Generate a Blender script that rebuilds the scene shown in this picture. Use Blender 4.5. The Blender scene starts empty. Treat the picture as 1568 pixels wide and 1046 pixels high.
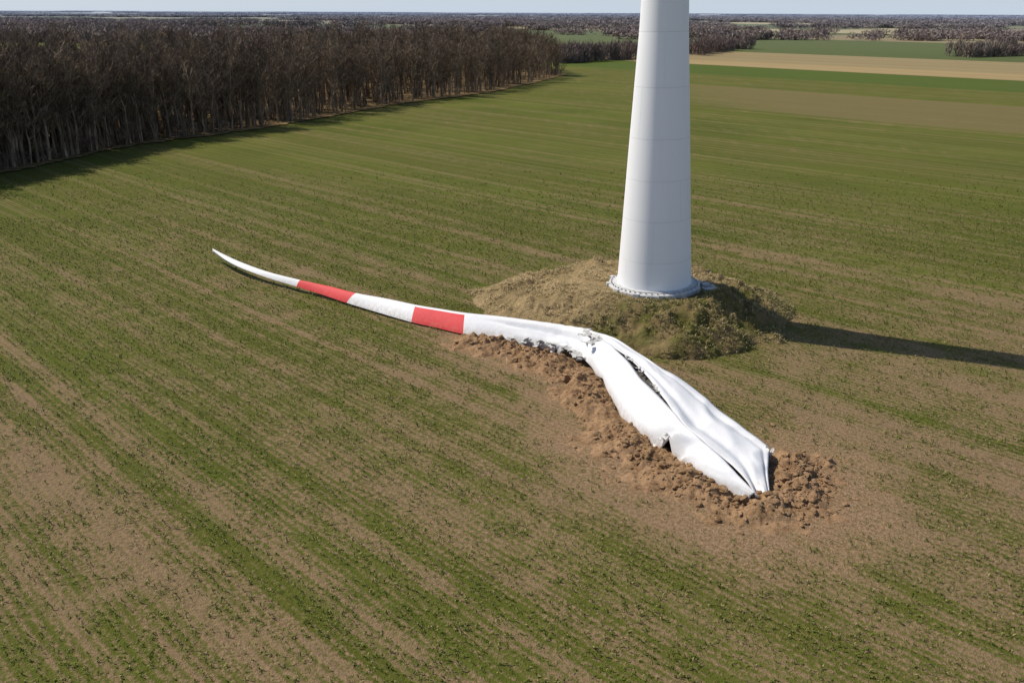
import bpy, math, random
import numpy as np
import bmesh
from mathutils import Matrix, Vector
random.seed(7); rng=np.random.default_rng(7)
sc=bpy.context.scene
R2=math.sqrt(2)

# ---------------------------------------------------------------- helpers
def link(o): sc.collection.objects.link(o); return o
def mesh_np(name, V, F, mats=None, midx=None, smooth=False, attrs=None):
    V=np.asarray(V,dtype=np.float32); F=np.asarray(F,dtype=np.int32)
    me=bpy.data.meshes.new(name); n,k=F.shape
    me.vertices.add(len(V)); me.vertices.foreach_set('co',V.ravel())
    me.loops.add(n*k); me.loops.foreach_set('vertex_index',F.ravel())
    me.polygons.add(n); me.polygons.foreach_set('loop_start',np.arange(0,n*k,k,dtype=np.int32))
    if midx is not None: me.polygons.foreach_set('material_index',np.asarray(midx,dtype=np.int32))
    me.polygons.foreach_set('use_smooth',np.full(n,smooth))
    if attrs:
        for an,av in attrs.items():
            a=me.attributes.new(an,'FLOAT','POINT'); a.data.foreach_set('value',np.asarray(av,dtype=np.float32))
    for m in (mats or []): me.materials.append(m)
    me.update(calc_edges=True); me.validate()
    return me
def obj(name,me,parent=None):
    o=bpy.data.objects.new(name,me); link(o)
    if parent: o.parent=parent
    return o
def empty(name,loc=(0,0,0)):
    o=bpy.data.objects.new(name,None); o.location=loc; return link(o)
TAB=rng.random((8,256,256))
def vnoise(x,y,seed=0):
    x=np.asarray(x,float);y=np.asarray(y,float)
    xi=np.floor(x).astype(int);yi=np.floor(y).astype(int)
    fx=x-xi;fy=y-yi;fx=fx*fx*(3-2*fx);fy=fy*fy*(3-2*fy)
    T=TAB[seed%8];g=lambda a,b:T[a%256,b%256]
    return (g(xi,yi)*(1-fx)+g(xi+1,yi)*fx)*(1-fy)+(g(xi,yi+1)*(1-fx)+g(xi+1,yi+1)*fx)*fy
def fbm(x,y,seed=0,o=4):
    r=0;a=.5;t=0
    for i in range(o):
        r=r+a*vnoise(x*2**i+i*17.3,y*2**i+i*9.1,seed+i);t+=a;a*=.5
    return r/t
def sst(a,b,x):
    t=np.clip((x-a)/(b-a),0,1);return t*t*(3-2*t)
def dist_poly(x,y,P):
    d=np.full(np.shape(x),1e9)
    for (ax,ay),(bx,by) in zip(P[:-1],P[1:]):
        vx,vy=bx-ax,by-ay
        t=np.clip(((x-ax)*vx+(y-ay)*vy)/(vx*vx+vy*vy),0,1)
        d=np.minimum(d,np.hypot(x-ax-t*vx,y-ay-t*vy))
    return d
def grid_faces(nu,nv):
    i=np.arange(nu-1)[:,None]*nv+np.arange(nv-1)[None,:]
    i=i.ravel();return np.stack([i,i+nv,i+nv+1,i+1],1)

# ---------------------------------------------------------------- node helpers
class NT:
    def __init__(s,name,rough=.9,spec=.2):
        s.m=bpy.data.materials.new(name);s.m.use_nodes=True;s.nt=s.m.node_tree
        s.b=s.nt.nodes['Principled BSDF'];s.b.inputs['Roughness'].default_value=rough
        s.b.inputs['Specular IOR Level'].default_value=spec
    def n(s,t,**kw):
        x=s.nt.nodes.new(t)
        for k,v in kw.items(): setattr(x,k,v)
        return x
    def L(s,a,b): s.nt.links.new(a,b)
    def val(s,sock,v):
        if hasattr(v,'is_output'): s.L(v,sock)
        else: sock.default_value=v
    def math(s,op,a,b=None,c=None,clamp=False):
        x=s.n('ShaderNodeMath',operation=op);x.use_clamp=clamp
        s.val(x.inputs[0],a)
        if b is not None:s.val(x.inputs[1],b)
        if c is not None:s.val(x.inputs[2],c)
        return x.outputs[0]
    def mr(s,v,a,b,c=0.,d=1.,smooth=True):
        x=s.n('ShaderNodeMapRange',interpolation_type='SMOOTHSTEP' if smooth else 'LINEAR')
        s.val(x.inputs[0],v)
        for i,q in enumerate((a,b,c,d)): x.inputs[i+1].default_value=q
        return x.outputs[0]
    def mix(s,f,a,b,mode='MIX'):
        x=s.n('ShaderNodeMix',data_type='RGBA',blend_type=mode)
        s.val(x.inputs[0],f)
        for i,q in ((6,a),(7,b)):
            if isinstance(q,(tuple,list)): x.inputs[i].default_value=(*q[:3],1)
            else: s.L(q,x.inputs[i])
        return x.outputs[2]
    def noise(s,vec,scale,detail=3,rough=.55):
        x=s.n('ShaderNodeTexNoise');s.L(vec,x.inputs['Vector'])
        x.inputs['Scale'].default_value=scale;x.inputs['Detail'].default_value=detail;x.inputs['Roughness'].default_value=rough
        return x.outputs[0]
    def mapping(s,vec,rot=(0,0,0),scale=(1,1,1)):
        x=s.n('ShaderNodeMapping');s.L(vec,x.inputs[0]);x.inputs[2].default_value=rot;x.inputs[3].default_value=scale
        return x.outputs[0]
    def pos(s): return s.n('ShaderNodeNewGeometry').outputs['Position']
    def attr(s,name):
        x=s.n('ShaderNodeAttribute');x.attribute_name=name;return x.outputs['Fac']
    def color(s,c):
        if isinstance(c,(tuple,list)): s.b.inputs['Base Color'].default_value=(*c[:3],1)
        else: s.L(c,s.b.inputs['Base Color'])
    def bump(s,h,strength=.5,dist=.05):
        x=s.n('ShaderNodeBump');x.inputs['Strength'].default_value=strength;x.inputs['Distance'].default_value=dist
        s.L(h,x.inputs['Height']);s.L(x.outputs[0],s.b.inputs['Normal'])

def simple(name,c1,c2,scale=3,rough=.85,spec=.2,bump=0,bd=.05,rand=0):
    m=NT(name,rough,spec);p=m.pos();f=m.mr(m.noise(p,scale,4),.3,.7)
    col=m.mix(f,c1,c2)
    if rand:
        oi=m.n('ShaderNodeObjectInfo');v=m.mr(oi.outputs['Random'],0,1,1-rand,1+rand,False)
        h=m.n('ShaderNodeHueSaturation');m.L(v,h.inputs['Value']);m.L(col,h.inputs['Color']);col=h.outputs[0]
    m.color(col)
    if bump: m.bump(m.noise(p,scale*3,5),bump,bd)
    return m.m

# ---------------------------------------------------------------- layout functions
ROW=.34
DIRT_A=[(-2.0,48.0),(0.2,46.6),(2.4,44.4),(3.4,42.0),(4.2,39.2)]
DIRT_B=[(4.9,36.2),(5.9,33.6),(7.4,31.6),(9.6,29.7),(11.6,30.8),(12.0,33.2)]
def dirt_mask(x,y):
    d1=dist_poly(x,y,DIRT_A);d2=dist_poly(x,y,DIRT_B);d3=dist_poly(x,y,[(4.3,39.2),(4.9,36.2)])
    n=(fbm(x*.8,y*.8,2)-.5)*3.0+(fbm(x*3,y*3,5)-.5)*1.8
    m=np.maximum.reduce([1-sst(.3,2.6,d1+n),1-sst(.6,3.6,d2+n),1-sst(.3,1.7,d3+n)])
    return np.clip(m,0,1)
def halo(x,y):
    d1=dist_poly(x,y,DIRT_A);d2=dist_poly(x,y,DIRT_B)
    n=(fbm(x*.5,y*.5,4)-.5)*3.0+(fbm(x*2.5,y*2.5,1)-.5)*3.5
    return np.clip(np.maximum((1-sst(1,3.6,d1+n))*.6,(1-sst(1.5,5.8,d2+n))*.7),0,1)
def bare(x,y):
    s=(x+y)/R2;r=(y-x)/R2
    dist=np.hypot(x,y)
    base=.50-.24*sst(30,68,dist)-.15*sst(60,120,dist)
    amp=1-.5*sst(60,110,dist)
    b=base+amp*((fbm(s*.45,r*.02,1)-.5)*.6+(fbm(s*1.7,r*.04,5)-.5)*.6+(fbm(x*.09,y*.09,3)-.5)*.4+(fbm(x*.8,y*.8,7)-.5)*.45)
    b+= .10*sst(0,25,x)*(1-sst(60,90,dist))
    k=np.mod(s-10.2,13.0)
    tr=np.exp(-((k-1.0)/.28)**2)+np.exp(-((k-2.9)/.28)**2)
    b+=tr*.32*(.5+fbm(r*.15,s*.1,4))*amp
    dd=dist_poly(x,y,DIRT_A+DIRT_B);b+=.22*(1-sst(2,6,dd))
    return np.clip(b,0,1)
MC=(8.2,54.0)
def mound_R(a):
    ang=np.radians([-67,-55,-15,12,45,80,113,150,173,199,229,255,281,293+0,305,345,372])
    rr=np.array([9.1,9.2,9.5,10.2,9.6,9.8,11.2,11.4,11.2,10.4,9.0,7.9,8.8,9.1,9.2,9.5,10.2])
    return np.interp(np.mod(a,2*np.pi),ang,rr)
def mound_h(x,y):
    dx=x-MC[0];dy=y-MC[1];r=np.hypot(dx,dy);a=np.arctan2(dy,dx)
    R=mound_R(a)+(fbm(x*.5,y*.5,6)-.5)*2.4
    rt=np.hypot(x-8.9,y-53.6)
    t=np.clip((R-r)/(R-3.4),0,1)
    left=sst(-.2,.9,-np.cos(a))
    h=1.9*((1-(1-t)**2.0)*(1-left)+left*(t**1.15))
    rough=(fbm(x*.55,y*.55,2)-.5)*1.9+(fbm(x*1.7,y*1.7,4)-.5)*1.1+(fbm(x*6,y*6,1)-.5)*.22
    flat=sst(3.0,4.4,rt)
    h=h+rough*np.clip(t*4,0,1)*(.2+.8*(1-np.abs(2*t-1)))*flat*(1-.35*left)
    h=h*flat+1.78*(1-flat)
    return h-.10*(t<=0)-.06*(1-np.clip(t*12,0,1)),t

# ---------------------------------------------------------------- materials
def field_material():
    m=NT('field_crop_and_soil',.95,.1);p=m.pos()
    q=m.mapping(p,rot=(0,0,-math.pi/4))
    sep=m.n('ShaderNodeSeparateXYZ');m.L(q,sep.inputs[0]);S=sep.outputs[0]
    sp=m.n('ShaderNodeSeparateXYZ');m.L(p,sp.inputs[0]);X=sp.outputs[0]
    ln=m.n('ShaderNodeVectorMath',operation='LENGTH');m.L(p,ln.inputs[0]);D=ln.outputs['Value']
    b=m.attr('bare');dirt=m.attr('dirt')
    stripe=m.noise(m.mapping(q,scale=(1,.04,1)),1.3,3)
    stripe2=m.noise(m.mapping(q,scale=(1,.02,1)),.16,3)
    stripe3=m.noise(m.mapping(q,scale=(1,.006,1)),.9,2,.7)
    blot=m.noise(p,.05,4);blot2=m.noise(m.mapping(q,scale=(1,.4,1)),.9,4,.6);fine=m.noise(p,6,4,.8)
    row=m.math('SINE',m.math('MULTIPLY_ADD',S,2*math.pi/ROW,m.math('MULTIPLY',m.noise(p,1.5,2),2.5)))
    v=m.math('ADD',b,m.math('MULTIPLY',m.math('SUBTRACT',stripe,.5),.65))
    v=m.math('ADD',v,m.math('MULTIPLY',m.math('SUBTRACT',blot2,.5),.5))
    v=m.math('ADD',v,m.math('MULTIPLY',m.math('SUBTRACT',fine,.5),1.9))
    v=m.math('ADD',v,m.math('MULTIPLY',m.math('SUBTRACT',stripe2,.5),.3))
    v=m.math('ADD',v,m.math('MULTIPLY',m.math('SUBTRACT',stripe3,.5),.75))
    v=m.math('MULTIPLY_ADD',row,-.15,v)
    f=m.mr(v,.18,.74)
    soil=m.mix(m.mr(fine,.3,.7),(.135,.086,.042),(.35,.24,.135))
    soil=m.mix(m.mr(blot2,.3,.7),soil,(.26,.178,.095))
    green=m.mix(m.mr(blot,.3,.7),(.080,.098,.012),(.120,.134,.020))
    green=m.mix(m.mr(stripe2,.35,.65),green,(.108,.112,.020))
    green=m.mix(m.mr(stripe3,.47,.66,0,.6),green,(.175,.155,.050))
    col=m.mix(f,green,soil)
    wob=m.math('ADD',S,m.math('MULTIPLY',m.math('SUBTRACT',m.noise(p,.02,2),.5),4.))
    def band(a,bb,e=1.5): return m.math('MULTIPLY',m.mr(wob,a,a+e),m.mr(wob,bb,bb+e,1.,0.))
    brown=m.math('MULTIPLY',m.math('MULTIPLY',band(158,206,4),m.mr(X,25,60)),.8)
    col=m.mix(brown,col,m.mix(stripe2,(.21,.155,.07),(.155,.128,.048)))
    fresh=m.math('MULTIPLY',band(244,288),.8)
    col=m.mix(fresh,col,m.mix(stripe2,(.078,.12,.018),(.07,.10,.018)))
    tan=band(288,398,2.5)
    tcol=m.mix(m.mr(m.noise(m.mapping(q,scale=(1,.02,1)),.12,3),.3,.7),(.27,.19,.085),(.37,.275,.135))
    tcol=m.mix(m.mr(wob,318,324,0,.55),tcol,(.26,.21,.11))
    col=m.mix(tan,col,tcol)
    vo=m.n('ShaderNodeTexVoronoi');vo.distance='MANHATTAN';m.L(m.mapping(q,rot=(0,0,.1),scale=(1,.55,1)),vo.inputs['Vector']);vo.inputs['Scale'].default_value=.0052
    sx=m.n('ShaderNodeSeparateColor');m.L(vo.outputs['Color'],sx.inputs[0])
    cr_=m.n('ShaderNodeValToRGB');cr_.color_ramp.interpolation='CONSTANT'
    e=cr_.color_ramp.elements;e[0].color=(.095,.115,.04,1);e[1].position=.3;e[1].color=(.25,.20,.11,1)
    for pz,c in ((.5,(.115,.13,.05,1)),(.65,(.36,.30,.17,1)),(.82,(.10,.12,.04,1))):
        z=e.new(pz);z.color=c
    m.L(sx.outputs[0],cr_.inputs[0])
    col=m.mix(m.mr(wob,398,400),col,cr_.outputs[0])
    dc=m.mix(m.mr(fine,.3,.7),(.20,.12,.06),(.43,.285,.17))
    col=m.mix(dirt,col,dc)
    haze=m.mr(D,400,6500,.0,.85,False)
    col=m.mix(haze,col,(.36,.41,.48))  # aerial haze painted into the ground colour, stronger with distance
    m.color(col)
    h=m.math('ADD',m.math('MULTIPLY',fine,1.0),m.math('MULTIPLY',row,-.08))
    m.bump(h,1.0,.14)
    return m.m
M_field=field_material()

def leaf_mat(name,g1,g2,dry):
    m=NT(name,.7,.25);p=m.pos();d=m.attr('dry')
    c=m.mix(m.mr(m.noise(p,.7,3),.3,.7),g1,g2);c=m.mix(d,c,dry);m.color(c)
    return m.m
M_crop=leaf_mat('young_cereal_leaves',(.080,.104,.010),(.145,.165,.020),(.40,.30,.15))
M_drygrass=leaf_mat('dry_grass_blades',(.11,.12,.025),(.18,.165,.045),(.54,.41,.22))

m=NT('mound_turf',.95,.1);p=m.pos();t=m.attr('front')
n1=m.noise(p,.7,4);n2=m.noise(p,5,5,.75)
c=m.mix(m.mr(n1,.35,.65),(.46,.33,.175),(.33,.245,.12))
c2=m.mix(m.mr(n1,.35,.65),(.11,.12,.022),(.28,.195,.095))
c=m.mix(t,c,c2);c=m.mix(m.mr(n2,.35,.65,0,.5),c,(.13,.095,.04));c=m.mix(m.mr(n2,.60,.72,0,.6),c,(.50,.37,.22))
m.color(c);m.bump(n2,1.0,.22);M_mound=m.m

m=NT('freshly_turned_soil',.95,.1);p=m.pos();n1=m.noise(p,1.2,4);n2=m.noise(p,9,5,.7)
c=m.mix(m.mr(n1,.3,.7),(.19,.107,.050),(.35,.215,.115));c=m.mix(m.mr(n2,.4,.7,0,.6),c,(.44,.295,.175))
m.color(c);m.bump(n2,.9,.08);M_soil=m.m

m=NT('white_tower_paint',.55,.3);p=m.pos()
n=m.noise(m.mapping(p,scale=(1,1,.12)),1.6,5,.6);c=m.mix(m.mr(n,.45,.8,0,.3),(.87,.87,.88),(.77,.77,.77));m.color(c);M_white=m.m
def gel(name,a,b_,amt):
    m=NT(name,.6,.25);p=m.pos();sz=m.n('ShaderNodeSeparateXYZ');m.L(p,sz.inputs[0])
    n=m.noise(p,1.1,5,.65);n3=m.noise(p,4,6,.75)
    c=m.mix(m.mr(n,.5,.8,0,.35),a,b_)
    low=m.math('MULTIPLY',m.mr(sz.outputs[2],.15,.75,1.,0.),m.mr(n3,.38,.62))
    c=m.mix(m.math('MULTIPLY',low,amt),c,(.40,.29,.19))
    c=m.mix(m.mr(n3,.62,.75,0,.25),c,(.42,.38,.33))
    m.color(c);m.bump(m.noise(p,1.5,3),.22,.10);return m.m
M_gel=gel('blade_gelcoat',(.76,.76,.77),(.60,.59,.57),.5)
M_red=gel('red_stripe_paint',(.66,.035,.042),(.54,.045,.045),.25)
M_cavity=simple('painted_cavity_dark',(.045,.04,.038),(.13,.12,.11),4)  # near-black colour standing in for the shade inside the hollow blade
M_fibre=simple('torn_glass_fibre',(.66,.65,.62),(.42,.40,.37),6,.8)
M_groove=simple('weld_seam',(.70,.71,.72),(.64,.65,.66),2)
M_conc=simple('foundation_ring_paint',(.60,.60,.60),(.47,.46,.44),4,.7)
M_steel=simple('galvanised_steel',(.38,.38,.38),(.28,.27,.26),5,.5,.5)

# ---------------------------------------------------------------- ground
def axis(lo,hi,step,out_lo,out_hi,g=1.06):
    a=list(np.arange(lo,hi+1e-6,step));s=step
    while a[-1]<out_hi: s*=g;a.append(a[-1]+s)
    s=step;b=[a[0]]
    while b[-1]>out_lo: s*=g;b.append(b[-1]-s)
    return np.array(b[:0:-1]+a)
gx=axis(-44,44,.30,-14000,14000,1.05);gy=axis(18,90,.30,-300,16000,1.05)
GX,GY=np.meshgrid(gx,gy,indexing='ij');x=GX.ravel();y=GY.ravel()
def ground_z(x,y):
    near=(1-sst(90,140,np.hypot(x,y)))
    z=(fbm(x*.06,y*.06,1)-.5)*.25*near-.02
    return z*(1-.8*(1-sst(2,8,dist_poly(x,y,DIRT_A+DIRT_B))))
z=ground_z(x,y)+(fbm(x*1.1,y*1.1,3)-.5)*.06*(1-sst(90,140,np.hypot(x,y)))
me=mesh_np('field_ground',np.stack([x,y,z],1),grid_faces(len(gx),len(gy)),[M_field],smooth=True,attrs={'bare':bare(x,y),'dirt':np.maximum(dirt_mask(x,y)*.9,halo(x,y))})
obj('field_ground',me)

# ---------------------------------------------------------------- blades of crop / grass
def leaves(P,nl,lmin,lmax,wid,spread,scale=None,dryf=None,pd=.15):
    n=len(P);P=np.repeat(P,nl,0);k=len(P)
    sc_=np.repeat(scale,nl) if scale is not None else np.ones(k)
    a=rng.random(k)*2*np.pi;L=(lmin+(lmax-lmin)*rng.random(k))*sc_;tl=spread*(.25+rng.random(k))
    dx=np.cos(a);dy=np.sin(a);w=wid*(.7+.6*rng.random(k))*sc_
    o_=rng.normal(0,.045,(k,1))*sc_[:,None]
    base=P+np.stack([dx,dy,np.zeros(k)],1)*o_
    side=np.stack([-dy,dx,np.zeros(k)],1)*w[:,None]*.5
    tip=base+np.stack([dx*np.sin(tl)*L,dy*np.sin(tl)*L,np.cos(tl)*L],1)
    mid=base+np.stack([dx*np.sin(tl*.5)*L*.55,dy*np.sin(tl*.5)*L*.55,np.cos(tl*.5)*L*.6],1)
    V=np.stack([base,mid+side,tip,mid-side],1).reshape(-1,3)
    i=np.arange(k)*4
    F=np.concatenate([np.stack([i,i+1,i+3],1),np.stack([i+3,i+1,i+2],1)])
    d=np.repeat(dryf if dryf is not None else np.zeros(n),nl)
    d=np.clip(d+ (rng.random(k)<pd)*.7,0,1)
    return V,F,np.repeat(d,4)
def rows(ymin,ymax,along,scl,fade=None):
    smin=(ymin-70*.6)/R2;smax=(ymax*1.7)/R2
    S=np.arange(math.floor(smin/ROW)*ROW,smax,ROW)+ROW*.25
    r=np.arange(-30,ymax*1.25,along)
    SS,RR=np.meshgrid(S,r,indexing='ij')
    SS=SS+rng.normal(0,.06,SS.shape)+.10*(vnoise(RR*.4,SS*3,2)-.5);RR=RR+rng.uniform(-along*.6,along*.6,RR.shape)
    X=(SS-RR)/R2;Y=(SS+RR)/R2
    k=(Y>=ymin)&(Y<ymax)&(np.abs(X)<Y*.62+3)
    X=X[k];Y=Y[k]
    B=bare(X,Y)+(fbm(X*1.6,Y*1.6,2)-.5)*1.5
    k=rng.random(len(X))>np.clip(B*1.3-.14,.04,.95)
    X=X[k];Y=Y[k]
    k=rng.random(len(X))>np.maximum(dirt_mask(X,Y)*1.3,halo(X,Y)*.9)
    X=X[k];Y=Y[k]
    k=mound_h(X,Y)[1]<=.02
    if fade: k&=rng.random(len(X))>sst(fade[0],fade[1],Y)
    X=X[k];Y=Y[k]
    return np.stack([X,Y,ground_z(X,Y)],1),np.full(len(X),scl)
A=[rows(18,34,.12,1.1),rows(34,55,.17,1.2),rows(55,80,.32,1.4),rows(80,115,.6,1.5,(75,115))]
P=np.concatenate([a[0] for a in A]);SCL=np.concatenate([a[1] for a in A])*(.5+1.0*rng.random(len(P)))
V,F,d=leaves(P,5,.06,.14,.028,1.1,SCL)
obj('crop_seedlings',mesh_np('crop_seedlings',V,F,[M_crop],attrs={'dry':d}))

# ---------------------------------------------------------------- mound
u=np.arange(MC[0]-14,MC[0]+14,.11);v=np.arange(MC[1]-11,MC[1]+14,.11)
UX,UY=np.meshgrid(u,v,indexing='ij');x=UX.ravel();y=UY.ravel()
h,t=mound_h(x,y)
def frontf(x,y): return np.clip(sst(-.5,5.5,-(y-MC[1])+(x-MC[0])*.6)+(fbm(x*.6,y*.6,1)-.5)*1.5,0,1)
front=frontf(x,y)
h=np.where(t<=0,-.35,h)
mound=empty('grassy_mound')
obj('mound_earth',mesh_np('mound_earth',np.stack([x,y,h],1),grid_faces(len(u),len(v)),[M_mound],smooth=True,attrs={'front':front}),mound)
n=24000
x=rng.uniform(MC[0]-12,MC[0]+12,n);y=rng.uniform(MC[1]-10,MC[1]+12,n)
h,t=mound_h(x,y);rt=np.hypot(x-8.9,y-53.6)
fr=frontf(x,y)
k=(t>.0)&(rt>3.0)&(fbm(x*.8,y*.8,5)>.55-.11*fr+.2*(rng.random(n)-.5))
x,y,h,fr=x[k],y[k],h[k],fr[k]
dry=np.clip(.98-.8*fr+rng.normal(0,.25,len(x)),0,1)
V,F,d=leaves(np.stack([x,y,h-.02],1),6,.08,.22,.026,1.0,.6+1.0*rng.random(len(x)),dry)
obj('mound_grass',mesh_np('mound_grass',V,F,[M_drygrass],attrs={'dry':d}),mound)

# ---------------------------------------------------------------- disturbed soil + clods
def soil_h(x,y):
    d1=dist_poly(x,y,DIRT_A);d2=dist_poly(x,y,DIRT_B)
    H=np.maximum(.30*np.exp(-(d1/1.3)**2),.24*np.exp(-(d2/1.2)**2))
    mk=dirt_mask(x,y)
    l=(fbm(x*1.1,y*1.1,6)-.5)*1.1+(fbm(x*4.0,y*4.0,3)-.5)*.6
    return H*(1+1.9*l)+mk*(.07+l*.28)-.085
u=np.arange(-7,17,.075);v=np.arange(25.5,52,.075)
UX,UY=np.meshgrid(u,v,indexing='ij');x=UX.ravel();y=UY.ravel();h=soil_h(x,y)+(fbm(x*8,y*8,1)-.5)*.09*dirt_mask(x,y)
soil=empty('disturbed_soil')
obj('soil_berm',mesh_np('soil_berm',np.stack([x,y,h],1),grid_faces(len(u),len(v)),[M_soil],smooth=True),soil)
bm=bmesh.new();bmesh.ops.create_icosphere(bm,subdivisions=2,radius=1)
IV=np.array([v.co[:] for v in bm.verts]);bm.verts.index_update();IF=np.array([[v.index for v in f.verts] for f in bm.faces]);bm.free()
def clods(PL,n,sig,smin,smax,pw=6):
    Vs=[];Fs=[];off=0
    segl=[math.dist(a,b) for a,b in zip(PL[:-1],PL[1:])];tot=sum(segl)
    for i in range(n):
        q=rng.random()*tot;j=0
        while q>segl[j]: q-=segl[j];j+=1
        f=q/segl[j];ax,ay=PL[j];bx,by=PL[j+1]
        rr=abs(rng.normal(0,sig));aa=rng.random()*6.283
        cx=ax+(bx-ax)*f+math.cos(aa)*rr;cy=ay+(by-ay)*f+math.sin(aa)*rr
        s=smin+(smax-smin)*rng.random()**pw
        cz=max(float(soil_h(np.array([cx]),np.array([cy]))[0]),-.02)
        dirs=rng.normal(0,1,(8,3));W=IV.copy()
        for dd in dirs:
            dd/=np.linalg.norm(dd);pr=W@dd;lim=rng.uniform(.4,.8)
            W=W-np.clip(pr-lim,0,9)[:,None]*dd*.9
        W*=1+rng.normal(0,.06,(len(W),1))
        W=W*s*np.array([1+.7*rng.random(),1,.7]);c_,s_=math.cos(aa),math.sin(aa)
        W=np.stack([W[:,0]*c_-W[:,1]*s_,W[:,0]*s_+W[:,1]*c_,W[:,2]],1)+[cx,cy,cz+s*.15]
        Vs.append(W);Fs.append(IF+off);off+=len(W)
    return np.concatenate(Vs),np.concatenate(Fs)
parts=[clods(DIRT_A,900,.8,.025,.19),clods(DIRT_B,1300,1.0,.025,.21),clods(DIRT_A[1:]+DIRT_B,1500,2.6,.015,.065,3),clods([(10.8,30.4),(12.4,31.6),(12.2,33.6)],600,1.6,.02,.14)]
Vs=[];Fs=[];off=0
for a,b in parts: Vs.append(a);Fs.append(b+off);off+=len(a)
obj('soil_clods',mesh_np('soil_clods',np.concatenate(Vs),np.concatenate(Fs),[M_soil]),soil)

# ---------------------------------------------------------------- tower
class MB:
    def __init__(s): s.v=[];s.f=[];s.m=[]
    def lathe(s,prof,n=96,mat=0,c=(0,0)):
        b=len(s.v)
        for r,z in prof:
            for i in range(n):
                a=2*math.pi*i/n;s.v.append((c[0]+r*math.cos(a),c[1]+r*math.sin(a),z))
        for j in range(len(prof)-1):
            mm=mat[j] if isinstance(mat,list) else mat
            for i in range(n):
                s.f.append((b+j*n+i,b+j*n+(i+1)%n,b+(j+1)*n+(i+1)%n,b+(j+1)*n+i));s.m.append(mm)
    def box(s,c,d,rz=0,mat=0):
        b=len(s.v);co,si=math.cos(rz),math.sin(rz)
        for dz in(-1,1):
            for dx,dy in((-1,-1),(1,-1),(1,1),(-1,1)):
                x_,y_=dx*d[0]/2,dy*d[1]/2
                s.v.append((c[0]+x_*co-y_*si,c[1]+x_*si+y_*co,c[2]+dz*d[2]/2))
        for f in((0,3,2,1),(4,5,6,7),(0,1,5,4),(1,2,6,5),(2,3,7,6),(3,0,4,7)):
            s.f.append(tuple(b+i for i in f));s.m.append(mat)
    def make(s,name,mats,parent=None,smooth_ang=35):
        me=bpy.data.meshes.new(name);me.from_pydata(s.v,[],s.f)
        for m_ in mats: me.materials.append(m_)
        me.polygons.foreach_set('material_index',s.m)
        me.polygons.foreach_set('use_smooth',[True]*len(s.f));me.update()
        o=obj(name,me,parent)
        me.set_sharp_from_angle(angle=math.radians(smooth_ang))
        return o
TZ=1.78
tower=empty('wind_turbine_tower',(8.98,53.6,TZ))
tower.rotation_euler=(0,math.radians(-1.3),0)
def tr(z): return float(np.interp(z,[0,9,16.8,24,36,60],[2.33,1.80,1.31,1.18,1.05,.92]))
prof=[];mats=[]
seams=[2.0,4.5,6.9,9.3,12.2,15.2,18.3,21.5,25,29,33,37,42,47,52,57]
prof.append((tr(0),.12))
for s_ in seams:
    prof.append((tr(s_),s_-.012));mats.append(0)
    prof.append((tr(s_)-.006,s_-.007));mats.append(1)
    prof.append((tr(s_)-.006,s_+.007));mats.append(1)
    prof.append((tr(s_),s_+.012));mats.append(1)
prof.append((tr(60),60));mats.append(0);prof.append((.01,60.1));mats.append(0)
mb=MB();mb.lathe(prof,128,mats)
mb.make('tubular_shell',[M_white,M_groove],tower,20)
mb=MB()
lev=[.12]+seams[:8]
for j in range(len(lev)-1):
    for q in range(2):
        a=math.radians(-150+j*47+q*180);z0,z1=lev[j]+.03,lev[j+1]-.03
        b=len(mb.v)
        for zz in (z0,z1):
            r_=tr(zz)+.003
            for da in(-.003,.003): mb.v.append((r_*math.cos(a+da),r_*math.sin(a+da),zz))
        mb.f.append((b,b+1,b+3,b+2));mb.m.append(0)
mb.make('plate_seams',[M_groove],tower)
mb=MB()
mb.lathe([(2.95,-.5),(2.95,.16),(2.90,.22),(2.55,.24),(2.55,.30),(2.42,.32),(2.30,.34),(2.30,.1)],12,0)
for i in range(12):
    a=2*math.pi*i/12
    mb.box((2.90*math.cos(a),2.90*math.sin(a),.04),(.20,.34,.44),a,0)
for i in range(48):
    a=2*math.pi*(i+.5)/48
    mb.box((2.68*math.cos(a),2.68*math.sin(a),.265),(.08,.08,.09),a,1)
mb.box((3.35,-.55,-.02),(.9,1.1,.12),.1,0);mb.box((3.2,-.35,.12),(.5,.6,.14),.1,1)
mb.make('foundation_ring',[M_conc,M_steel],tower,30)

# ---------------------------------------------------------------- broken blade
def cr(P,k):
    P=np.array(P,float);n=len(P);out=[]
    for i in range(n-1):
        p0=P[max(i-1,0)];p1=P[i];p2=P[i+1];p3=P[min(i+2,n-1)]
        for j in range(k):
            t=j/k;out.append(.5*((2*p1)+(-p0+p2)*t+(2*p0-5*p1+4*p2-p3)*t*t+(-p0+3*p1-3*p2+p3)*t**3))
    out.append(P[-1]);return np.array(out)
far=[(-23.0,65.74,.9),(-21.39,64.02,.8),(-19.65,62.22,.75),(-17.18,60.02,.7),(-14.54,58.12,.7),(-12.39,56.77,.7),(-10.16,55.02,.75),(-8.12,53.77,.8),(-5.98,52.16,.9),(-4.45,51.26,.95),(-2.84,50.38,1.0),(-.55,49.39,1.1),(1.73,48.19,1.2),(3.19,47.36,1.3),(4.24,46.54,1.4)]
nearp=[(-22.83,65.35,.85),(-21.27,63.28,.7),(-19.57,61.53,.55),(-17.32,59.73,.4),(-14.79,57.89,.3),(-12.8,56.45,.2),(-10.8,54.79,.15),(-8.45,52.97,.1),(-6.2,51.2,.1),(-4.6,50.2,.1),(-2.9,49.1,.1),(-.7,48.1,.15),(1.4,46.9,.3),(2.8,45.9,.4),(3.9,44.4,.4)]
K=8
FA=cr(far,K);NE=cr(nearp,K);ns=len(FA);nt=20
blade=empty('broken_turbine_blade',(0,0,0))
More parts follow.
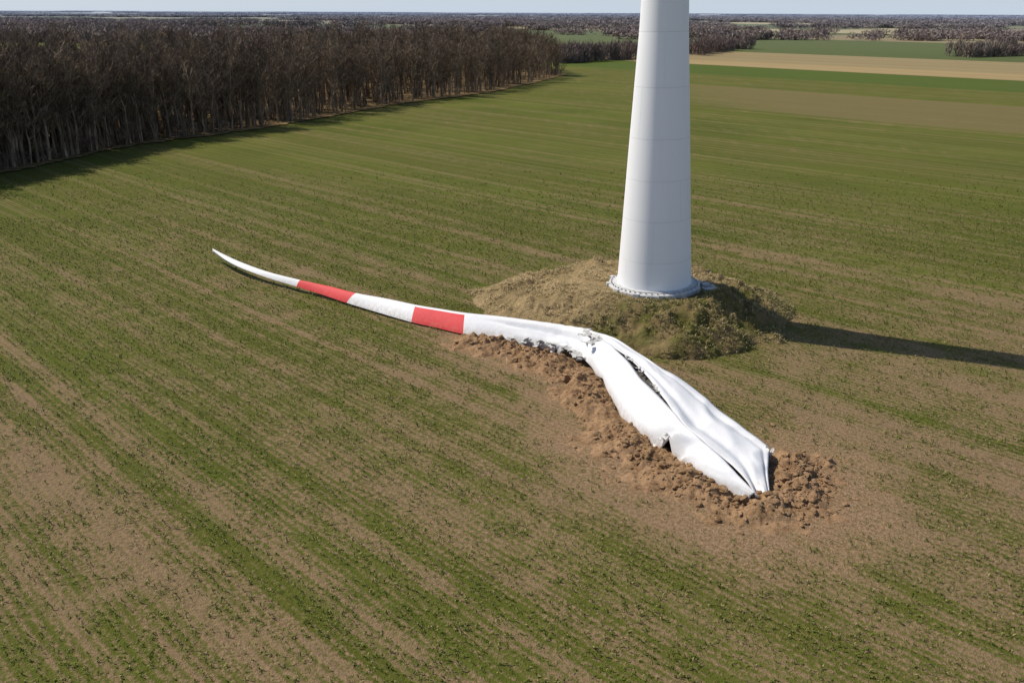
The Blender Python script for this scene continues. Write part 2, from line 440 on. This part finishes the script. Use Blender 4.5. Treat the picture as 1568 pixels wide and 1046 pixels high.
ii=np.arange(ns)/K
V=np.zeros((ns,nt,3));T=np.linspace(0,1,nt)
dm=sst(10.2,13.2,ii)
for i in range(ns):
    w=np.linalg.norm(FA[i]-NE[i]);b=.11*w+.02
    for j,t in enumerate(T):
        V[i,j]=NE[i]*(1-t)+FA[i]*t+np.array([0,0,1])*b*math.sin(math.pi*t)**.6
RI=np.repeat(ii,nt);RT=np.tile(T,ns)
nn=(fbm(RI*1.3,RT*2.2,3,2)-.5).reshape(ns,nt)
n4=(np.abs(fbm(RI*2.2+RT*2.5,RT*3,6,2)-.5)).reshape(ns,nt)
wn=(1.15-RT).reshape(ns,nt)
V[:,:,2]+=(nn*.6-n4*.9)*dm[:,None]*wn
V[:,:,2]-=(.34*np.exp(-((RT-.60+.02*(RI-12))/.07)**2)*sst(10.3,12,RI)).reshape(ns,nt)
n2=(fbm(ii*3.6,ii*0+2,5,3)-.5)
V[:,0,1]+=n2*dm*1.0;V[:,1,1]+=n2*dm*.6;V[:,2,1]+=n2*dm*.25
V[:,0,2]+=np.abs(n2)*dm*.8;V[:,1,2]+=np.abs(n2)*dm*.3
und=np.stack([V[:,-1]*.82+V[:,0]*.18,V[:,-1]*.5+V[:,0]*.5,V[:,0]*.85+V[:,-1]*.15],1)
und[:,:,2]-=np.array([.35,.40,.12])[None]*np.clip(np.linalg.norm(FA-NE,axis=1),0,1)[:,None]
und[:,:,2]=np.maximum(und[:,:,2],.02)
W=np.concatenate([V,und],1);nc=W.shape[1]
f=[];mi=[]
for i in range(ns-1):
    for j in range(nc):
        a=i*nc+j;b_=i*nc+(j+1)%nc
        f.append((a,b_,b_+nc,a+nc))
        st=i/K;mi.append(1 if ((4<=st<6) or (8<=st<10 and j<nt-5)) else 0)
me=mesh_np('outer_blade_skin',W.reshape(-1,3),f,[M_gel,M_red],mi,smooth=True)
obj('outer_blade_skin',me,blade);me.set_sharp_from_angle(angle=math.radians(50))

ln=[(3.9,44.4,.4),(4.5,42.4,.3),(4.9,40.1,.2),(5.2,38.1,.15),(5.7,36.3,.1),(6.4,35.0,.1),(7.2,33.5,.1),(7.6,32.4,.08),(8.4,31.1,.08),(9.2,30.2,.10)]
seam=[(4.1,46.3,1.4),(5.1,43.7,1.6),(5.8,41.0,1.7),(6.2,38.6,1.7),(6.8,36.9,1.6),(7.3,34.7,1.5),(7.9,33.4,1.3),(8.5,32.2,1.1),(9.0,31.0,.85),(9.5,30.1,.5)]
rf=[(4.4,46.3,1.4),(5.7,44.8,1.3),(6.9,43.1,1.2),(7.8,41.3,1.1),(8.7,39.7,1.0),(9.4,37.8,.9),(10.2,35.7,.8),(11.0,33.7,.66),(10.5,32.0,.56),(10.15,30.3,.28)]
gap=[0,.18,.55,.62,.22,.14,.14,.30,.34,.05]
K=12;LN=cr(ln,K);SE=cr(seam,K);RF=cr(rf,K);GP=cr([(g,0,0) for g in gap],K)[:,0];ns=len(LN);ii=np.arange(ns)/K
k0=7*K
for i in range(k0-K+1,k0+1):
    a=(i-(k0-K))/K;RF[i]=RF[k0-K]*(1-a)+np.array(rf[7])*a
for i in range(k0,k0+K):
    a=(i-k0)/K;RF[i]=np.array(rf[7])*(1-a)+np.array(rf[8])*a
def shell(name,A_,B_,nt,bfun,zfun,thick=.05,crk=.14):
    V=np.zeros((ns,nt,3))
    for i in range(ns):
        for j in range(nt):
            t=j/(nt-1);P_=A_[i]*(1-t)+B_[i]*t
            d_=B_[i]-A_[i];out=np.array([-d_[2],0,abs(d_[0])])
            out=out/max(np.linalg.norm(out),1e-6)
            V[i,j]=P_+out*bfun(i/K,t)+np.array([0,0,zfun(i/K,t)])
    RI=np.repeat(ii,nt);RT=np.tile(np.linspace(0,1,nt),ns)
    nn=(fbm(RI*1.0,RT*1.8,5,2)-.5).reshape(ns,nt)
    rg=(np.abs(vnoise(RI*.9+RT*1.4,RT*2.2-RI*.3+7,2)-.5)).reshape(ns,nt)
    rg2=(np.abs(vnoise(RI*1.6-RT*1.2+3,RT*2.6+2,4)-.5)).reshape(ns,nt)
    V[:,:,2]+=nn*crk-rg*crk*1.3-rg2*crk*.8*sst(3.5,5.5,RI).reshape(ns,nt)
    me=mesh_np(name,V.reshape(-1,3),grid_faces(ns,nt),[M_gel],smooth=True)
    o=obj(name,me,blade);sm=o.modifiers.new('thickness','SOLIDIFY');sm.thickness=thick;sm.offset=0
    return V
def bl(s,t): return (.36*min(1,s*.8+.3)*min(1,(9.2-s)*.5))*math.sin(math.pi*t)**.75
def zl(s,t):
    g=lambda c,w:math.exp(-((s-c)/w)**2)
    e=(1-t)**1.1
    return .80*g(5.45+.5*t,.18)*e-.60*g(5.0+.5*t,.18)*e-.45*g(5.95+.4*t,.22)*e+.18*g(6.6,.3)*(1-t)-.20*g(3.1,.2)*e+.20*g(1.4+t*.6,.16)*e-.18*g(.9+t*.6,.18)*e
VL=shell('pressure_side_shell',LN,SE,26,bl,zl,.05,.17)
SI=SE.copy();SI[:,0]+=GP;SI[:,1]+=GP*.3;SI[:,2]-=.14+GP*.35
SI[-1,2]=max(SI[-1,2],.3)
def br(s,t): return (.14*min(1,(9-s)*.6+.1))*math.sin(math.pi*t)
def zr(s,t): return -.15*math.exp(-((t-.25)/.10)**2)-.07*math.exp(-((t-.7-.02*s)/.05)**2)+.05*math.sin(s*2.1)*t
VR=shell('suction_side_shell',SI,RF,24,br,zr,.05,.18)
SK=RF.copy();SK[:,0]-=.35;SK[:,1]-=.1;SK[:,2]=-.05
SK[k0+1:,0]-=.25
Vs=np.stack([VR[:,-1]+[0,0,-.03],(VR[:,-1]*.5+SK*.5)+[.08,0,0],SK],1)
gf=grid_faces(ns,3);smi=((gf[:,0]//3)>=k0-2).astype(int)
me=mesh_np('shell_side',Vs.reshape(-1,3),gf,[M_gel,M_cavity],smi,smooth=True);obj('shell_side',me,blade)  # root-end faces coloured dark to stand in for a shaded open cavity
I1=VL[:,19].copy();I1[:,2]-=.25;I2=VR[:,5].copy();I2[:,2]-=.22;IM=(I1+I2)/2;IM[:,2]-=.3
Vi=np.stack([I1,IM,I2],1)
me=mesh_np('dark_gap_liner',Vi.reshape(-1,3),grid_faces(ns,3),[M_cavity],smooth=True);obj('dark_gap_liner',me,blade)  # added dark sheet below the split, so the gap reads as shaded void
Vs=[];Fs=[]
def flap(c,dirv,L,Wd,curl,up=.2):
    b=len(Vs);n=6;dx,dy=dirv;l=math.hypot(dx,dy);dx/=l;dy/=l;px,py=-dy,dx
    cx,cy,cz=c;ang=up
    for i in range(n):
        ww=Wd*(1-.45*(i/(n-1))**1.5)*(.7+.6*random.random());sh=random.uniform(-.25,.25)*Wd
        for sgn in(-1,1): Vs.append((cx+px*(ww*sgn/2+sh),cy+py*(ww*sgn/2+sh),cz+random.uniform(-.05,.05)))
        st=L/(n-1);cx+=dx*st*math.cos(ang);cy+=dy*st*math.cos(ang);cz+=st*math.sin(ang);ang+=curl
        cz=max(cz,.04)
    for i in range(n-1): Fs.append((b+2*i,b+2*i+1,b+2*i+3,b+2*i+2))
for q in range(34):
    t=random.random();j=11.3+t*2.7;i0=int(j);fr_=j-i0;i1=min(i0+1,14)
    c=[nearp[i0][a]*(1-fr_)+nearp[i1][a]*fr_ for a in range(3)]
    flap((c[0],c[1]+.15,c[2]+.15),(random.uniform(-.9,.6),-1),random.uniform(.25,.75),random.uniform(.2,.6),random.uniform(-.4,.1),random.uniform(-.2,.4))
for q in range(8):
    flap((4.0+q*.06+random.uniform(-.3,.3),46.0-q*.28,1.45+random.uniform(-.1,.1)),(random.uniform(-1,1),random.uniform(-.5,1)),random.uniform(.4,.8),random.uniform(.35,.65),random.uniform(-.2,.05),.12)
for q in range(12):
    s_=random.uniform(4.6,6.6);i=int(s_*K);c=VL[i,0]
    flap((c[0]+.1,c[1],c[2]+.05),(-1,random.uniform(-1,.2)),random.uniform(.2,.55),random.uniform(.15,.45),random.uniform(-.4,.1),.2)
for q in range(8):
    s_=random.uniform(1.6,3.6);i=int(s_*K);c=VR[i,0]
    flap((c[0]+.05,c[1],c[2]+.02),(-1,random.uniform(-1,.2)),random.uniform(.15,.4),random.uniform(.1,.3),.1,.0)
for q in range(6):
    flap((10.8+random.uniform(-.2,.1),33.5+random.uniform(-.5,.2),.5),(1,random.uniform(-.4,.6)),random.uniform(.3,.6),random.uniform(.15,.3),.3,.1)
me=mesh_np('torn_laminate',Vs,Fs,[M_fibre]);o=obj('torn_laminate',me,blade);sm=o.modifiers.new('t','SOLIDIFY');sm.thickness=.02

# ---------------------------------------------------------------- trees
M_bark=simple('bare_twigs_and_bark',(.135,.098,.072),(.27,.205,.14),.8,.95,.05,rand=.45)
m=NT('distant_bare_woodland',.95,.05);p=m.pos()
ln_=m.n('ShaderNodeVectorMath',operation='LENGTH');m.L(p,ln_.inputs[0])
c=m.mix(m.mr(m.noise(p,.05,4),.35,.65),(.19,.135,.11),(.29,.215,.165))
c=m.mix(m.mr(m.noise(p,.006,2),.55,.7,0,.5),c,(.15,.155,.09))
c=m.mix(m.mr(ln_.outputs['Value'],380,4200,.06,.92,False),c,(.36,.41,.52));m.color(c);M_far=m.m  # far trees tinted blue-grey by distance: atmospheric haze put into base colour
def tree_mesh(name,seed,H=12,base=.33,crown=2.3,nl=20,nsub=5,ntw=3,tw=.045):
    r=random.Random(seed);V=[];F=[]
    def prism(a,b,ra,rb,n=4):
        a=Vector(a);b=Vector(b);d=(b-a).normalized();u_=d.orthogonal().normalized();v_=d.cross(u_);k=len(V)
        for c_,rr in((a,ra),(b,rb)):
            for i in range(n):
                an=2*math.pi*i/n;V.append(tuple(c_+u_*math.cos(an)*rr+v_*math.sin(an)*rr))
        for i in range(n): F.append((k+i,k+(i+1)%n,k+n+(i+1)%n,k+n+i))
    def rib(a,b,w):
        a=Vector(a);b=Vector(b);d=(b-a).normalized();u_=Vector((r.uniform(-1,1),r.uniform(-1,1),r.uniform(-1,1)));u_=(u_-d*u_.dot(d)).normalized()*w*.5
        k=len(V);V.extend([tuple(a-u_),tuple(a+u_),tuple(b+u_*.4),tuple(b-u_*.4)]);F.append((k,k+1,k+2,k+3))
    pts=[Vector((0,0,-.3))];n=6
    for i in range(1,n+1):
        pts.append(Vector((r.uniform(-.15,.15)*i*.6,r.uniform(-.15,.15)*i*.6,H*.90*i/n)))
    R0=H*.012
    rad=lambda t:R0*(1-.85*t)+.02
    for i in range(n): prism(pts[i],pts[i+1],rad(i/n),rad((i+1)/n),5)
    def at(t):
        f_=t*n;i=min(int(f_),n-1);return pts[i].lerp(pts[i+1],f_-i)
    for l in range(nl):
        t=base+(1-base)*((l+r.random())/nl)**.9
        t=min(t,.99);p0=at(t);a=r.random()*6.283
        prof_=math.sin(math.pi*min(1,(t-base)/(1-base)*.75+.2))
        Ln=crown*(.45+.85*prof_)*r.uniform(.6,1.25);el=r.uniform(.55,1.2)
        d=Vector((math.cos(a)*math.cos(el),math.sin(a)*math.cos(el),math.sin(el)))
        p1=p0+d*Ln*.55;d2=(d+Vector((r.uniform(-.3,.3),r.uniform(-.3,.3),.4))).normalized();p2=p1+d2*Ln*.6
        rr=rad(t)*.5
        prism(p0,p1,rr,rr*.6,3);prism(p1,p2,rr*.6,.012,3)
        for s in range(nsub):
            f_=r.uniform(.2,1);q0=p0.lerp(p1,f_*2) if f_<.5 else p1.lerp(p2,f_*2-1)
            dd=(d2+Vector((r.uniform(-.8,.8),r.uniform(-.8,.8),r.uniform(-.1,.8)))).normalized();Ls=r.uniform(.5,1.2);q1=q0+dd*Ls
            rib(q0,q1,tw*1.5)
            for k in range(ntw):
                g=q0.lerp(q1,r.uniform(.3,1));e_=(dd+Vector((r.uniform(-.8,.8),r.uniform(-.8,.8),r.uniform(-.3,.9)))).normalized()
                rib(g,g+e_*r.uniform(.3,.8),tw)
    me=bpy.data.meshes.new(name);me.from_pydata(V,[],F);me.materials.append(M_bark);me.update();return me
def src_coll(name,meshes):
    c=bpy.data.collections.new(name)
    for me in meshes:
        o=bpy.data.objects.new(me.name,me);c.objects.link(o)
    return c
def instancer(name,P,rot,scl,idx,coll,parent=None):
    me=bpy.data.meshes.new(name);me.vertices.add(len(P));me.vertices.foreach_set('co',np.asarray(P,np.float32).ravel())
    a=me.attributes.new('rot','FLOAT_VECTOR','POINT');a.data.foreach_set('vector',np.asarray(rot,np.float32).ravel())
    a=me.attributes.new('scl','FLOAT_VECTOR','POINT');a.data.foreach_set('vector',np.asarray(scl,np.float32).ravel())
    a=me.attributes.new('idx','INT','POINT');a.data.foreach_set('value',np.asarray(idx,np.int32))
    o=obj(name,me,parent)
    g=bpy.data.node_groups.new(name+'_scatter','GeometryNodeTree')
    g.interface.new_socket('Geometry',in_out='INPUT',socket_type='NodeSocketGeometry');g.interface.new_socket('Geometry',in_out='OUTPUT',socket_type='NodeSocketGeometry')
    N=g.nodes;gi=N.new('NodeGroupInput');go=N.new('NodeGroupOutput');ip=N.new('GeometryNodeInstanceOnPoints');ci=N.new('GeometryNodeCollectionInfo')
    ci.inputs[0].default_value=coll;ci.inputs[1].default_value=True;ci.inputs[2].default_value=True
    def na(t,nm):
        x_=N.new('GeometryNodeInputNamedAttribute');x_.data_type=t;x_.inputs[0].default_value=nm;return x_.outputs['Attribute']
    g.links.new(gi.outputs[0],ip.inputs['Points']);g.links.new(ci.outputs[0],ip.inputs['Instance']);ip.inputs['Pick Instance'].default_value=True
    g.links.new(na('INT','idx'),ip.inputs['Instance Index'])
    er=N.new('FunctionNodeEulerToRotation');g.links.new(na('FLOAT_VECTOR','rot'),er.inputs[0]);g.links.new(er.outputs[0],ip.inputs['Rotation'])
    g.links.new(na('FLOAT_VECTOR','scl'),ip.inputs['Scale']);g.links.new(ip.outputs[0],go.inputs[0])
    mo=o.modifiers.new('scatter','NODES');mo.node_group=g
    return o
TREES=src_coll('bare_tree_variants',[tree_mesh('bare_tree_%d'%i,i+1,crown=random.uniform(1.6,2.3),base=random.uniform(.24,.42)) for i in range(8)])

edge=[(-64,60),(-62.9,95.6),(-61,105.3),(-57.8,114.9),(-54.5,127.5),(-41.5,148.5),(-25,187.6),(-5.6,220.5),(14.8,280.5)]
back=[(-150,60),(-120,95),(-112,110),(-100,130),(-92,155),(-82,200),(-62,255),(-40,300),(0,345)]
E=cr([(a,b,0) for a,b in edge],4)[:,:2];Bk=cr([(a,b,0) for a,b in back],4)[:,:2]
def in_strip(n,tmax=1.0,fpow=1.0):
    i=rng.random(n)*(len(E)-1);i0=i.astype(int);f_=(i-i0)[:,None]
    e=E[i0]*(1-f_)+E[i0+1]*f_;b=Bk[i0]*(1-f_)+Bk[i0+1]*f_
    t=rng.random(n)**fpow*tmax
    return e*(1-t[:,None])+b*t[:,None],t,i/(len(E)-1)
Pf,tf,al=in_strip(2700)
Pe,te,ae=in_strip(300,.06)
Pt=np.concatenate([Pf,Pe]);Al=np.concatenate([al,ae]);Tt=np.concatenate([tf,te])
n=len(Pt);hs=(1.06-.18*Al)*rng.normal(1,.13,n)*(.84+.16*sst(0,.15,Tt))
hs*=.88+.27*fbm(Pt[:,0]*.05,Pt[:,1]*.05,3)
scl=np.stack([hs*1.2,hs*1.2,hs],1);rot=np.stack([rng.normal(0,.05,n),rng.normal(0,.05,n),rng.random(n)*6.28],1)
forest=empty('bare_forest')
instancer('forest_trees',np.concatenate([Pt,np.zeros((n,1))],1),rot,scl,rng.integers(0,8,n),TREES,forest)
M_litter=simple('leaf_litter_floor',(.13,.085,.04),(.27,.185,.085),.9,.95,.1,.6,.1)
fine_t=np.linspace(0,len(E)-1,400);i0=np.minimum(fine_t.astype(int),len(E)-2);f_=(fine_t-i0)[:,None]
EE=E[i0]*(1-f_)+E[i0+1]*f_;BB=Bk[i0]*(1-f_)+Bk[i0+1]*f_
nrm=np.array([.91,-.41])
EE=EE+nrm*(.6+2.2*fbm(fine_t*3,fine_t*0,1))[:,None]
Vv=[]
for e_,b_ in zip(EE,BB): Vv+= [(e_[0],e_[1],.13),(e_[0]*.7+b_[0]*.3,e_[1]*.7+b_[1]*.3,.15),(b_[0],b_[1],.13)]
obj('forest_floor',mesh_np('forest_floor',Vv,grid_faces(400,3),[M_litter]),forest)
nu_=450
Ps,ts,as_=in_strip(nu_,.3,1.7)
instancer('forest_undergrowth',np.concatenate([Ps,np.full((nu_,1),-.8)],1),np.stack([rng.normal(0,.3,nu_),rng.normal(0,.3,nu_),rng.random(nu_)*6.28],1),np.stack([np.full(nu_,.6)]*2+[rng.uniform(.2,.40,nu_)],1),rng.integers(0,8,nu_),TREES,forest)

def seg_pts(a,b,w,n):
    t=rng.random(n);x_=a[0]+(b[0]-a[0])*t+rng.normal(0,w,n);y_=a[1]+(b[1]-a[1])*t+rng.normal(0,w,n)
    return np.stack([x_,y_,np.zeros(n)],1)
def clump(name,seed):
    r=np.random.default_rng(seed);n=480
    nb=9;bc=np.stack([r.uniform(-6,6,nb),r.uniform(-6,6,nb),r.uniform(4.5,7,nb)],1);br_=r.uniform(2.2,3.6,nb)
    k=r.integers(0,nb,n);d=r.normal(0,1,(n,3));d/=np.linalg.norm(d,axis=1)[:,None]
    c=bc[k]+d*br_[k][:,None]*(r.random(n)**.35)[:,None]*[1,1,1.1]
    c[:110,2]=r.uniform(0,5,110)
    up=np.stack([r.normal(0,.5,n),r.normal(0,.5,n),np.ones(n)],1);up/=np.linalg.norm(up,axis=1)[:,None];up*=r.uniform(.7,1.5,n)[:,None]
    sd=np.cross(up,r.normal(0,1,(n,3)));sd/=np.linalg.norm(sd,axis=1)[:,None];sd*=r.uniform(.15,.34,n)[:,None]
    V=np.stack([c-up-sd,c-up+sd,c+up+sd*.3,c+up-sd*.3],1).reshape(-1,3);i=np.arange(n)*4
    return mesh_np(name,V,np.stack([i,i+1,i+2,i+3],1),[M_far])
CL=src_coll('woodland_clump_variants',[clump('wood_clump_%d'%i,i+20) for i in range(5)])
H_=np.concatenate([seg_pts((16,347),(62,398),2.5,55),seg_pts((62,398),(125,500),3,45),seg_pts((196,410),(340,480),3,110)])
n=len(H_);hs=rng.uniform(.36,.55,n)
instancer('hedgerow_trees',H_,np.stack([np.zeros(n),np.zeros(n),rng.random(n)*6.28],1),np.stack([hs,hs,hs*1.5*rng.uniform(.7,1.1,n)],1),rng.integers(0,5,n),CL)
PP=[];SS=[]
def wood(X,Y,hl,dp,an,hsc=1.0):
    sz=1+Y/1400
    n=int(min(260,2*hl*2*dp/(75*sz*sz)))+3
    a=rng.uniform(-hl,hl,n);b_=rng.uniform(-dp,dp,n)
    x_=X+a*math.cos(an)-b_*math.sin(an);y_=Y+a*math.sin(an)+b_*math.cos(an)
    s_=(x_+y_)/R2
    ok=(s_>430)|((x_<-40)&(y_>430))
    x_,y_=x_[ok],y_[ok];n=len(x_)
    PP.append(np.stack([x_,y_,np.zeros(n)],1));SS.append(np.stack([np.full(n,sz)*rng.uniform(.8,1.2,n)]*2+[rng.uniform(.7,1.1,n)*hsc],1))
for k in range(16):
    Y=rng.uniform(480,1300);X=rng.uniform(-.72,.0)*Y;wood(X,Y,rng.uniform(40,150),rng.uniform(8,26),rng.choice([0,.1,-.15,-math.pi/4]),.9)
for k in range(14):
    Y=rng.uniform(650,1300);X=rng.uniform(.0,.72)*Y;wood(X,Y,rng.uniform(40,160),rng.uniform(4,12),rng.choice([0,.1,-math.pi/4]),.72)
for k in range(90):
    Y=1200*math.exp(rng.random()*math.log(8));X=rng.uniform(-.78,.78)*Y
    wood(X,Y,Y*rng.uniform(.03,.14),rng.uniform(12,36)*(Y/1200),rng.choice([0,0,.15,-.12,-math.pi/4]),.78)
PP=np.concatenate(PP);SS=np.concatenate(SS);n=len(PP)
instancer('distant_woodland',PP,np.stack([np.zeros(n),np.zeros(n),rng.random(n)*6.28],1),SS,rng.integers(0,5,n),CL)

# ---------------------------------------------------------------- light, sky, camera
az=math.radians(23);el=math.radians(48)
Sv=Vector((-math.cos(el)*math.cos(az),math.cos(el)*math.sin(az),math.sin(el)))
ld=bpy.data.lights.new('sun','SUN');ld.energy=4.5;ld.angle=math.radians(.5);ld.color=(1,.935,.83)
lo=bpy.data.objects.new('sun',ld);link(lo);lo.rotation_mode='QUATERNION';lo.rotation_quaternion=Sv.to_track_quat('Z','Y')
w=bpy.data.worlds.new('World');sc.world=w;w.use_nodes=True;nt_=w.node_tree;bg=nt_.nodes['Background']
sky=nt_.nodes.new('ShaderNodeTexSky');sky.sky_type='NISHITA';sky.sun_disc=False
sky.sun_elevation=el;sky.sun_rotation=math.atan2(Sv.x,Sv.y)%(2*math.pi);sky.air_density=.9;sky.dust_density=.7;sky.ozone_density=1.5
tc=nt_.nodes.new('ShaderNodeTexCoord');sx=nt_.nodes.new('ShaderNodeSeparateXYZ');nt_.links.new(tc.outputs['Generated'],sx.inputs[0])
mr_=nt_.nodes.new('ShaderNodeMapRange');nt_.links.new(sx.outputs[2],mr_.inputs[0]);mr_.inputs[1].default_value=.0;mr_.inputs[2].default_value=.25;mr_.inputs[3].default_value=.85;mr_.inputs[4].default_value=0
mx=nt_.nodes.new('ShaderNodeMix');mx.data_type='RGBA';nt_.links.new(mr_.outputs[0],mx.inputs[0]);nt_.links.new(sky.outputs[0],mx.inputs[6]);mx.inputs[7].default_value=(5.3,6.2,7.4,1)
nt_.links.new(mx.outputs[2],bg.inputs[0]);bg.inputs[1].default_value=.11
cd=bpy.data.cameras.new('camera');cd.sensor_width=36;cd.lens=1350/1568*36;cd.clip_start=.5;cd.clip_end=40000
cam=bpy.data.objects.new('camera',cd);link(cam)
cam.matrix_world=Matrix.Translation((0,0,18))@Matrix.Rotation(math.radians(90-20.5),4,'X')@Matrix.Rotation(math.radians(.25),4,'Z')
sc.camera=cam
sc.view_settings.view_transform='Standard';sc.view_settings.look='None';sc.view_settings.exposure=0
